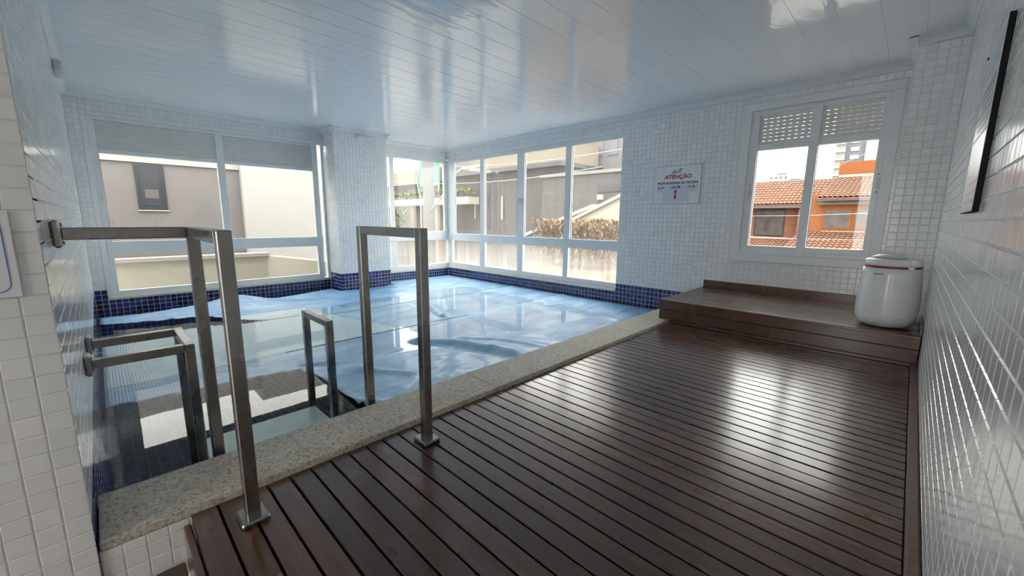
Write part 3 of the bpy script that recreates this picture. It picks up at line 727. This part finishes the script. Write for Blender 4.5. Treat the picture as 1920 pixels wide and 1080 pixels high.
# ------------------------------------------------------------------ signs
def text(parent, body, size, x, z, y, mat, bold=.0, face='-Y', sx=1.0):
    cu = bpy.data.curves.new('lettering', 'FONT'); cu.body = body; cu.size = size; cu.align_x = 'CENTER'; cu.align_y = 'CENTER'
    cu.extrude = .0006; cu.offset = bold; cu.resolution_u = 3
    tmp = bpy.data.objects.new('lettering', cu); COL.objects.link(tmp)
    dg = bpy.context.evaluated_depsgraph_get(); me = bpy.data.meshes.new_from_object(tmp.evaluated_get(dg))
    bpy.data.objects.remove(tmp)
    v = np.zeros(len(me.vertices)*3); me.vertices.foreach_get('co', v); v = v.reshape(-1, 3)
    L = world_loc(parent)
    out = np.stack([x+v[:, 0]*sx, y-v[:, 2], z+v[:, 1]], 1) - np.array(L)
    me.vertices.foreach_set('co', out.ravel()); me.update(); me.materials.clear(); me.materials.append(M[mat])
    return link_obj('lettering', me, parent)
SX0, SX1, SZ0, SZ1 = -2.282, -1.750, 1.132, 1.560
sy_ = Y2-.0005
sg = thing('depth_sign', 'white warning sign reading ATENÇÃO with pool depth diagram', 'sign', ((SX0+SX1)/2, Y2, SZ0))
part('panel', MB().bbox(SX0, SX1, Y2-.010, Y2-.0015, SZ0, SZ1, .0015), 'board_white', sg)
part('backing', MB().box(SX0-.003, SX1+.003, Y2-.0075, Y2-.0005, SZ0-.003, SZ1+.003), 'greyline', sg)
ys_ = Y2-.0106
text(sg, 'ATENÇÃO', .064, (SX0+SX1)/2+.010, 1.435, ys_, 'magenta', .0018, sx=1.02)
text(sg, 'PROFUNDIDADE DA PISCINA', .036, (SX0+SX1)/2+.004, 1.366, ys_, 'ink', .0011, sx=.99)
text(sg, '130 CM', .036, -2.028, 1.318, ys_, 'ink', .001, sx=.95)
text(sg, '50 CM', .028, -2.205, 1.316, ys_, 'ink', .0007, sx=.95); text(sg, '50 CM', .028, -1.845, 1.318, ys_, 'ink', .0007, sx=.95)
dg_ = MB(); dg_.prism([(-2.252, 1.345), (-2.252, 1.265), (-2.172, 1.265), (-2.172, 1.150), (-1.872, 1.150), (-1.872, 1.270), (-1.775, 1.270), (-1.775, 1.345)], lambda a, b, t: (a, Y2-.0100-.0003*t, b))
part('depth_diagram', dg_, 'board_blue', sg)
ar = MB(); ax = -2.026
ar.prism([(ax, 1.298), (ax+.020, 1.262), (ax+.008, 1.262), (ax+.008, 1.212), (ax+.018, 1.212), (ax, 1.176), (ax-.018, 1.212), (ax-.008, 1.212), (ax-.008, 1.262), (ax-.020, 1.262)], lambda a, b, t: (a, Y2-.0104-.0008*t, b))
part('arrow', ar, 'magenta', sg)
for x in (-2.205, -1.845): part('arrow', MB().box(x-.002, x+.002, Y2-.0108, Y2-.0104, 1.268, 1.298), 'greyline', sg)
for pts in ([(-2.066, 1.505), (-2.070, 1.480), (-2.082, 1.478), (-2.085, 1.486)], [(-2.060, 1.480), (-2.048, 1.513), (-2.040, 1.480)], [(-2.034, 1.480), (-2.030, 1.500), (-2.022, 1.483), (-2.014, 1.500), (-2.008, 1.482)],
            [(-2.000, 1.500), (-1.997, 1.482)], [(-2.006, 1.516), (-1.958, 1.522)], [(-1.975, 1.520), (-1.985, 1.482)]):
    part('logo_stroke', MB().tube([(a, Y2-.0108, b) for a, b in pts], .0036, 6), 'ink', sg)

# board on the right wall
by0, by1, bz0, bz1 = 1.79, 2.21, .965, 1.495
bd = thing('wall_board', 'white printed notice board with black edges on the right wall', 'notice board', (X5-.007, 2.0, bz0))
part('backing', MB().bbox(X5-.013, X5-.0005, by0, by1, bz0, bz1, .001), 'black', bd)
part('face', MB().box(X5-.0142, X5-.0131, by0+.004, by1-.001, bz0+.003, bz1-.003), 'board_white', bd)
def onboard(name, y0, y1, z0, z1, mat): part(name, MB().box(X5-.0150, X5-.0143, y0, y1, z0, z1), mat, bd)
onboard('printed_header', by0+.02, by1-.02, bz1-.10, bz1-.02, 'board_blue')
for k in range(7): onboard('printed_line', by0+.03, by1-.03-.05*(k % 3), bz1-.15-.024*k, bz1-.142-.024*k, 'greyline')
for k in range(3): onboard('printed_line', by0+.03, by1-.08-.04*k, bz0+.03+.03*k, bz0+.038+.03*k, 'greyline')
part('screw', MB().bbox(X5-.0185, X5-.0143, by1-.016, by1-.008, bz1-.014, bz1-.006, .001), 'black', bd)

# notice on the entry wall
nt_ = thing('entry_notice', 'white notice with rounded blue outline cut off by the left frame edge', 'notice', (XW4, -.30, .738))
part('panel', MB().bbox(XW4+.0005, XW4+.006, -.46, -.141, .738, .942, .0015), 'board_white', nt_)
ol = []
ya_, yb_, za_, zb_, rr = -.445, -.156, .752, .928, .02
for cy_, cz_, a0 in ((yb_-rr, zb_-rr, 0), (ya_+rr, zb_-rr, 90), (ya_+rr, za_+rr, 180), (yb_-rr, za_+rr, 270)):
    for k in range(6): a = math.radians(a0+18*k); ol.append((XW4+.0064, cy_+rr*math.cos(a), cz_+rr*math.sin(a)))
ol.append(ol[0])
part('outline', MB().tube(ol, .0011, 6), 'outline_blue', nt_)

# ------------------------------------------------------------------ spin dryer
BC = (-.073, 3.885, ZS+.0025)
sd = thing('spin_dryer', 'white rounded plastic spin dryer with red band standing on the platform', 'spin dryer', BC)
prof = [(.090, .0), (.118, .004), (.140, .016), (.155, .036), (.164, .07), (.1690, .12), (.1695, .17), (.1675, .23), (.1635, .30), (.158, .37), (.1535, .415)]
part('body', MB().lathe(prof, BC, 64), 'plastic', sd, True)
part('red_band', MB().lathe([(.150, .416), (.1542, .4165), (.1532, .4285), (.150, .429)], BC, 64), 'red', sd, True)
part('top_shell', MB().lathe([(.151, .430), (.1525, .431), (.1495, .455), (.146, .468), (.138, .474), (.09, .4775), (.0, .478)][:-1], BC, 64), 'plastic', sd, True)
# hinged lid, propped slightly
lid = MB(); n = 40; c = Vector((BC[0]-.022, BC[1]-.010, BC[2]+.4785))
ring = []
for i in range(n):
    a = 2*math.pi*i/n; ring.append((c.x+.092*math.cos(a), c.y+.088*math.sin(a)))
def lz(x, y): return max(0, .030*(1-((x-c.x)/.092)**2*.95)*(.65+.35*(y-c.y)/.088)) 
lid.v = [(x, y, c.z+lz(x, y)*.5) for x, y in ring] + [(x, y, c.z+lz(x, y)*.5+.008) for x, y in ring] + [(c.x+(x-c.x)*.55, c.y+(y-c.y)*.55, c.z+.022+lz(c.x, y)*.25) for x, y in ring]
for i in range(n): j = (i+1) % n; lid.f += [(i, j, n+j, n+i), (n+i, n+j, 2*n+j, 2*n+i)]
lid.f += [tuple(range(n-1, -1, -1)), tuple(range(2*n, 3*n))]
part('lid', lid, 'plastic_grey', sd, True)
part('latch_tab', MB().bbox(BC[0]+.082, BC[0]+.130, BC[1]-.118, BC[1]-.085, BC[2]+.435, BC[2]+.482, .008), 'plastic', sd)
part('band_clip', MB().bbox(BC[0]+.080, BC[0]+.112, BC[1]-.136, BC[1]-.104, BC[2]+.412, BC[2]+.433, .004), 'plastic', sd)
for k in range(7):   # small illegible maker's print below the band
    a = math.radians(238+k*3.0); r = .1583
    part('printed_mark', MB().bbox(BC[0]+r*math.cos(a)-.003, BC[0]+r*math.cos(a)+.003, BC[1]+r*math.sin(a)-.0015, BC[1]+r*math.sin(a)+.001, BC[2]+.372, BC[2]+.377, .0004), 'ink', sd)
for k in range(4):
    a = math.radians(302); r = .1672
    part('warning_mark', MB().bbox(BC[0]+r*math.cos(a)-.006, BC[0]+r*math.cos(a)+.006, BC[1]+r*math.sin(a)-.002, BC[1]+r*math.sin(a)+.001, BC[2]+.09+.028*k, BC[2]+.105+.028*k, .0005), 'plastic_grey', sd)
for a in (40, 140, 220, 320):
    part('foot', MB().lathe([(.012, -.002), (.013, .006)], (BC[0]+.07*math.cos(math.radians(a)), BC[1]+.07*math.sin(math.radians(a)), BC[2]), 12), 'black', sd)

# ------------------------------------------------------------------ small fittings
em = thing('emergency_light', 'small rounded white emergency light high on the tiled column', 'light', (XCOL, 2.92, 2.10))
part('housing', MB().bbox(XCOL+.001, XCOL+.062, 2.82, 3.03, 2.078, 2.146, .026), 'plastic', em)
part('mount', MB().bbox(XCOL+.001, XCOL+.012, 2.84, 3.01, 2.144, 2.152, .002), 'plastic_grey', em)
bx = thing('wall_sensor', 'small white box sensor at the top of the end wall', 'sensor', (-4.9, Y3+.02, 2.07))
part('housing', MB().bbox(-5.10, -4.86, Y3+.001, Y3+.052, 2.03, 2.125, .012), 'plastic_grey', bx)
part('front_cover', MB().bbox(-5.08, -4.88, Y3+.052, Y3+.058, 2.045, 2.11, .004), 'plastic', bx)

# ------------------------------------------------------------------ outside: left neighbour
gz = -3.3
nb_ = thing('neighbour_house', 'pale neighbouring building with one dark window outside the left windows', 'building', (-10, 1, gz))
part('tiled_facade', MB().box(-9.6, -9.9, -4.5, 2.09, gz, 1.845), 'ext_grey_tile', nb_)
part('parapet', MB().box(-9.56, -9.9, -4.5, 2.09, 1.845, 2.35), 'ext_white', nb_)
part('side_block', MB().box(-9.45, -12, 2.09, 5.2, gz, 2.6), 'ext_white', nb_)
wn = part('window', MB().bbox(-9.6+.001, -9.575, .553, .945, 1.05, 1.815, .006), 'ext_dark', nb_)
part('window_frame', MB().box(-9.574, -9.570, .62, .875, 1.12, 1.74), plain('grey_pane', (.035, .037, .042), .25), wn)
part('blind', MB().box(-9.5695, -9.567, .66, .84, 1.25, 1.40), plain('beige_blind', (.075, .07, .065), .6), wn)
part('window_sill', MB().box(-9.599, -9.56, .54, .96, 1.028, 1.048), 'ext_white', nb_)
cw = thing('garden_wall', 'cream rendered low wall with coping ledge outside the left window', 'wall', (-7.75, 1, gz))
part('long_face', MB().box(-7.7, -7.85, -4, 1.97, gz, .30), 'ext_cream', cw)
part('ledge', MB().box(-7.66, -7.9, -4, 1.99, .30, .352), 'ext_white', cw)
rw = MB(); rw.quadbox([(-7.7, 1.96, gz), (-6.75, 2.75, gz), (-6.75, 2.9, gz), (-7.7, 2.11, gz), (-7.7, 1.96, .30), (-6.75, 2.75, .20), (-6.75, 2.9, .20), (-7.7, 2.11, .30)])
part('return_face', rw, 'ext_cream', cw)

# ------------------------------------------------------------------ outside: street side
struct('ground', MB().box(-120, 60, -60, 160, gz-.2, gz), 'ext_ground', 'street ground below the pool storey', 'ground')
cb = thing('grey_street_building', 'dark taupe building with long door pulls across the street', 'building', (-16, 18, gz))
part('main_wall', MB().box(-21.2, -12.1, 16, 19, gz, 3.45), 'ext_taupe', cb)
part('roof_slab', MB().box(-21.3, -12.0, 15.4, 19, 3.45, 3.66), 'ext_dark', cb)
part('beige_parapet', MB().box(-18.6, -12.3, 15.5, 19, 3.66, 4.75), 'ext_beige', cb)
for x in (-18.75, -16.45): part('door_pull', MB().bbox(x-.05, x+.05, 15.9, 15.99, .95, 2.2, .01), 'ext_white', cb)
for x in (-19.9, -17.6, -15.4): part('door_joint', MB().box(x-.02, x+.02, 15.98, 16.0, gz, 3.2), 'ext_dark', cb)
tc_ = thing('orange_tower', 'orange and grey upper storeys behind the taupe building', 'building', (-12.5, 19, gz))
part('orange_column', MB().box(-14.2, -12.8, 19.2, 22, gz, 7), 'ext_orange', tc_)
part('grey_wall', MB().box(-12.8, -10.9, 19.2, 22, gz, 7), plain('mid_grey_render', (.13, .12, .12), .8), tc_)
for x in (-12.4, -11.55): part('window', MB().box(x-.3, x+.25, 19.15, 19.2, 4.3, 5.3), 'ext_tower_grey', tc_)
pt_ = thing('pale_tower_block', 'pale tower block with grey window column behind the far window', 'building', (-14, 30, gz))
part('tower', MB().box(-19.2, -15.5, 30, 34, gz, 16), 'ext_tower', pt_)
part('window_strip', MB().box(-17.2, -15.4, 29.9, 30, 2, 15), 'ext_tower_grey', pt_)
for k in range(5): part('window', MB().box(-16.6, -16.0, 29.85, 29.9, 4.9+1.1*k, 5.5+1.1*k), 'ext_white', pt_)
rg = thing('garage_block', 'grey walled garage with vent and ramp across the street', 'building', (-9, 15, gz))
part('wall', MB().box(-11.9, -6.6, 14, 18, gz, 2.75), plain('warm_grey_render', (.072, .064, .063), .8, noise=.1), rg)
part('cap', MB().box(-11.95, -6.6, 13.9, 18, 2.75, 2.87), 'ext_concrete', rg)
part('vent_panel', MB().box(-9.07, -7.4, 13.95, 14, 2.03, 2.27), 'ext_dark', rg)
part('wall_box', MB().bbox(-9.01, -8.76, 13.88, 14, 1.72, 1.93, .02), 'ext_white', rg)
part('doorway', MB().box(-8.9, -7.2, 13.96, 14, gz, 1.55), 'ext_dark', rg)
part('door_post', MB().box(-9.15, -8.92, 13.9, 14, gz, 1.56), 'ext_beige', rg)
rp = thing('ramp_wall', 'stepped ramp wall with pale sloping coping outside far window', 'wall', (-9, 12, gz))
mb = MB().prism([(-11.2, gz), (-11.2, .22), (-7.9, 1.36), (-7.9, gz)], lambda a, b, t: (a, 12.0+.2*t, b)); part('far_parapet', mb, plain('grey_render', (.10, .09, .09), .8), rp)
mb = MB().prism([(-11.2, .22), (-11.2, .34), (-7.9, 1.48), (-7.9, 1.36)], lambda a, b, t: (a, 11.9+.4*t, b)); part('far_coping', mb, 'ext_white', rp)
mb = MB().prism([(-8.6, gz), (-8.6, .62), (-6.2, 1.62), (-6.2, gz)], lambda a, b, t: (a, 10.9+.2*t, b)); part('near_parapet', mb, 'ext_cream', rp)
mb = MB().prism([(-8.6, .62), (-8.6, .72), (-6.2, 1.72), (-6.2, 1.62)], lambda a, b, t: (a, 10.8+.4*t, b)); part('near_coping', mb, 'ext_white', rp)

def leafmass(name, x0, x1, y0, y1, z0, z1, n, s, mat, label, cat):
    P = np.stack([rng.uniform(x0, x1, n), rng.uniform(y0, y1, n), z0+(z1-z0)*rng.power(1.6, n)], 1)
    mb = MB()
    for p in P:
        a, b = rng.uniform(0, 6.28), rng.uniform(-.2, 1.0); d = np.array([math.cos(a)*math.cos(b), math.sin(a)*math.cos(b), math.sin(b)]); e = np.cross(d, [0, 0, 1]); e /= np.linalg.norm(e)
        k = len(mb.v); L = s*rng.uniform(.6, 1.3)
        mb.v += [tuple(p-d*L), tuple(p+e*L*.3), tuple(p+d*L), tuple(p-e*L*.3)]; mb.f.append((k, k+1, k+2, k+3))
    o = single(name, mb, mat, label, cat); o['kind'] = 'stuff'; return o
leafmass('dry_hedge', -8.7, -5.9, 9.6, 10.7, -.30, .95, 4200, .10, 'ext_hedge', 'dry brown-green hedge in front of the ramp wall', 'hedge')
single('hedge_bank', MB().box(-8.9, -5.5, 9.6, 10.7, gz, -.5), 'ext_hedge', 'brown planted bank under the dry hedge', 'bank')
pl = thing('planter_ledge', 'long cream planter ledge on the terrace beyond the utility pole', 'planter', (-22, 15.3, gz))
part('trough', MB().box(-30, -18.0, 14.8, 15.6, 1.80, 2.20), 'ext_cream', pl)
part('soffit_wall', MB().box(-30, -21.3, 16.2, 16.5, gz, 1.80), 'ext_concrete', pl)
for x in (-27.5, -24.2, -21.5): part('pillar', MB().box(x-.25, x+.25, 15.0, 15.5, gz, 1.80), 'ext_beige', pl)
leafmass('terrace_grass', -30, -18.2, 14.9, 15.5, 2.43, 2.64, 1800, .16, 'ext_leaf', 'tufts of yellow-green grass in the terrace planter', 'grass')
leafmass('street_shrub', -28, -23, 13, 14, -.6, 1.5, 1500, .2, 'ext_leaf', 'green shrub below the planter ledge', 'shrub')
ub = thing('terrace_building', 'pale upper building with glass balcony behind the utility pole', 'building', (-28, 20, gz))
part('slab', MB().box(-40, -22.8, 17, 24, 3.5, 4.5), 'ext_beige', ub)
part('balcony_glass', MB().box(-40, -22.8, 17.1, 17.2, 4.5, 5.6), 'ext_glassy', ub)
part('back_wall', MB().box(-40, -20, 19.5, 20, gz, 9), 'ext_concrete', ub)
for x in (-33, -29.5, -26): part('window', MB().box(x-.8, x+.8, 19.4, 19.5, 2.2, 3.4), 'ext_dark', ub)
gm = thing('green_safety_mesh', 'sheet of green construction mesh on posts beside the utility pole', 'mesh', (-23.5, 15.95, gz))
part('mesh_sheet', MB().box(-24.6, -22.4, 15.9, 15.95, 3.1, 5.2), 'ext_green', gm)
for x in (-24.6, -22.5): part('post', MB().box(x, x+.1, 15.95, 16.05, gz, 5.3), 'ext_concrete', gm)
po = thing('utility_pole', 'thick concrete utility pole outside the narrow corner window', 'pole', (-13.3, 9, gz))
part('shaft', MB().lathe([(.24, 0), (.19, 9)], (-13.3, 9, gz), 20), plain('weathered_concrete', (.11, .105, .10), .85), po, True)
part('conduit', MB().tube([(-13.55, 8.8, gz), (-13.55, 8.8, 1.7), (-13.7, 8.75, 2.4), (-13.4, 8.78, 3.2)], .03, 6), 'ext_white', po, True)
part('lamp_arm', MB().tube([(-13.2, 8.95, 1.2), (-12.3, 8.95, 1.8), (-11.7, 8.95, 2.45), (-11.2, 8.95, 2.64), (-10.3, 8.95, 2.66)], .035, 8), 'ext_white', po, True)
part('lamp_head', MB().bbox(-10.6, -10.0, 8.88, 9.02, 2.58, 2.68, .03), 'ext_white', po)
for k, (a, b) in enumerate((((-16, 9.2, 3.2), (-6, 10.5, 2.9)), ((-16, 9.2, 2.5), (-7, 11, 2.55)))):
    a, b = Vector(a), Vector(b)
    single('overhead_cable', MB().tube([tuple(a.lerp(b, t)+Vector((0, 0, -.25*4*t*(1-t)))) for t in np.linspace(0, 1, 12)], .012, 5), 'greyline', 'thin overhead street cable, %s of two outside the far window' % ('upper', 'lower')[k], 'cable', 'street cables')

# ------------------------------------------------------------------ outside: orange house
hs_ = thing('orange_house', 'orange rendered house with terracotta roofs outside the shuttered window', 'house', (-3.8, 27, gz))
def roof(name, x0, x1, y0, z0, y1, z1, pitch=.2, parent=hs_):
    """barrel-tiled slope rising from (y0,z0) to (y1,z1); every course is a row of half-round tiles"""
    mb = MB(); L = math.hypot(y1-y0, z1-z0); dy, dz = (y1-y0)/L, (z1-z0)/L; ny, nz = -dz, dy
    nc = int(L/.42)+1
    xsn = np.arange(x0, x1, pitch)
    for x in xsn:
        for c in range(nc):
            a = c*.42; b = min(a+.47, L)
            k = len(mb.v)
            for t, lift in ((a, .035), (b, .0)):
                for q in range(5):
                    an = math.pi*q/4; px = x+pitch/2-math.cos(an)*pitch*.46; ph = math.sin(an)*pitch*.32+lift
                    mb.v.append((px, y0+dy*t+ny*ph, z0+dz*t+nz*ph))
            for q in range(4): mb.f.append((k+q, k+q+1, k+6+q, k+5+q))
    mb.quadbox([(x0, y0, z0-.06), (x1, y0, z0-.06), (x1, y1, z1-.06), (x0, y1, z1-.06), (x0, y0, z0), (x1, y0, z0), (x1, y1, z1), (x0, y1, z1)])
    o = part(name, mb, 'ext_roof', parent); o['kind'] = 'stuff'; return o
part('left_wall', MB().box(-9.5, -4.5, 27, 31, gz, 1.95), plain('salmon_orange_render', (.22, .085, .04), .75), hs_)
part('right_wall', MB().box(-3.95, 1.5, 26, 31, gz, 2.4), 'ext_orange', hs_)
part('corner_pillar', MB().box(-4.5, -3.95, 26.4, 31, gz, 2.0), plain('brown_post', (.20, .10, .08), .7), hs_)
roof('upper_roof', -9.5, -3.6, 26.2, 1.87, 30, 3.40)
roof('upper_roof', -3.6, 1.5, 25.2, 2.12, 30, 3.44)
part('eave_board', MB().box(-3.6, 1.5, 25.25, 25.35, 1.98, 2.10), 'ext_tower_grey', hs_)
part('eave_soffit', MB().box(-3.6, 1.5, 25.6, 26.0, 1.80, 1.95), 'ext_beige', hs_)
part('gutter', MB().box(-9.5, -3.7, 26.22, 26.4, 1.70, 1.80), 'ext_tower_grey', hs_)
part('ridge_cap', MB().box(-3.4, 1.5, 29.9, 30.2, 3.44, 3.60), 'ext_cream', hs_)
part('brick_block', MB().box(-3.55, 1.0, 31, 33, 2.5, 4.42), 'ext_brick', hs_)
for x0, x1, y, z0, z1 in ((-6.6, -5.24, 27, .2, 1.58), (-3.31, -2.335, 26, .68, 1.53), (-2.11, -1.15, 26, .68, 1.53)):
    wf = part('window', MB().box(x0-.06, x1+.06, y-.05, y, z0-.06, z1+.06), 'ext_orange' if y == 26 else 'ext_dark', hs_)
    part('pane', MB().box(x0, x1, y-.07, y-.051, z0, z1), 'ext_curtain', wf)
roof('lower_roof', -9.5, -4.3, 22, -.75, 26.2, .0)
roof('lower_roof', -4.3, 1.5, 22, -.36, 25.9, .43)
for p in ([(-9.5, 26.1, .05), (-4.35, 26.1, .03)], [(-4.35, 26.1, .03), (-3.6, 25.95, .0)], [(-3.6, 25.95, .0), (-3.35, 25.9, .47)], [(-3.35, 25.9, .47), (1.5, 25.9, .46)]):
    part('flashing', MB().tube(p, .045, 6), 'ext_white', hs_)
for k, (a, b) in enumerate((((-9, 23, 1.2), (2, 21, 1.45)), ((-9, 23, .3), (2, 21, .3)), ((-5, 24, 2.6), (0, 20, 4.2)))):
    single('overhead_wire', MB().tube([a, tuple((Vector(a)+Vector(b))/2-Vector((0, 0, .1))), b], .014, 5), 'greyline', 'thin wire crossing in front of the orange house, %s of three' % ('second highest', 'lowest', 'steepest and highest')[k], 'cable', 'wires before the orange house')
tw = thing('tall_tower', 'tall pale apartment tower rising above the orange house roof', 'building', (-6, 70, gz))
part('balcony_stack', MB().box(-8.6, -7.6, 69.5, 74, gz, 30), 'ext_tower', tw)
part('grey_core', MB().box(-7.6, -5.6, 70, 75, gz, 32), 'ext_tower_grey', tw)
part('main_block', MB().box(-5.6, 4, 69.6, 76, gz, 30), 'ext_tower', tw)
for k in range(12):
    part('balcony_slab', MB().box(-8.75, -7.55, 69.2, 69.5, 6+1.0*k, 6.25+1.0*k), 'ext_white', tw)
    part('window', MB().box(-7.1, -6.2, 69.9, 70, 6.1+1.0*k, 6.6+1.0*k), 'ext_white', tw)
part('dark_strip', MB().box(-4.2, -4.0, 69.5, 69.6, gz, 30), 'ext_tower_grey', tw)
lw_ = thing('low_white_block', 'distant small white block left of the tall tower', 'building', (-14.5, 72, gz))
part('block', MB().box(-16.4, -13.6, 71, 76, gz, 7.9), 'ext_white', lw_)
part('upper_block', MB().box(-15.3, -14.0, 70.8, 75, 7.9, 8.9), 'ext_white', lw_)
part('side_block', MB().box(-13.6, -12.3, 71, 76, gz, 7.1), 'ext_tower_grey', lw_)
for a in range(4):
    for b in range(3): part('window', MB().box(-16.1+.6*a, -15.8+.6*a, 70.95, 71, 6.0+.6*b, 6.3+.6*b), 'ext_tower_grey', lw_)
# own building's tiled reveal wall seen through the left sash
rv = struct('wall_reveal', MB().box(-1.62, -1.46, Y2+TL, Y2+1.0, gz, 2.6), 'ext_cream', 'cream tiled outer wall edge seen through the left sash', 'wall')
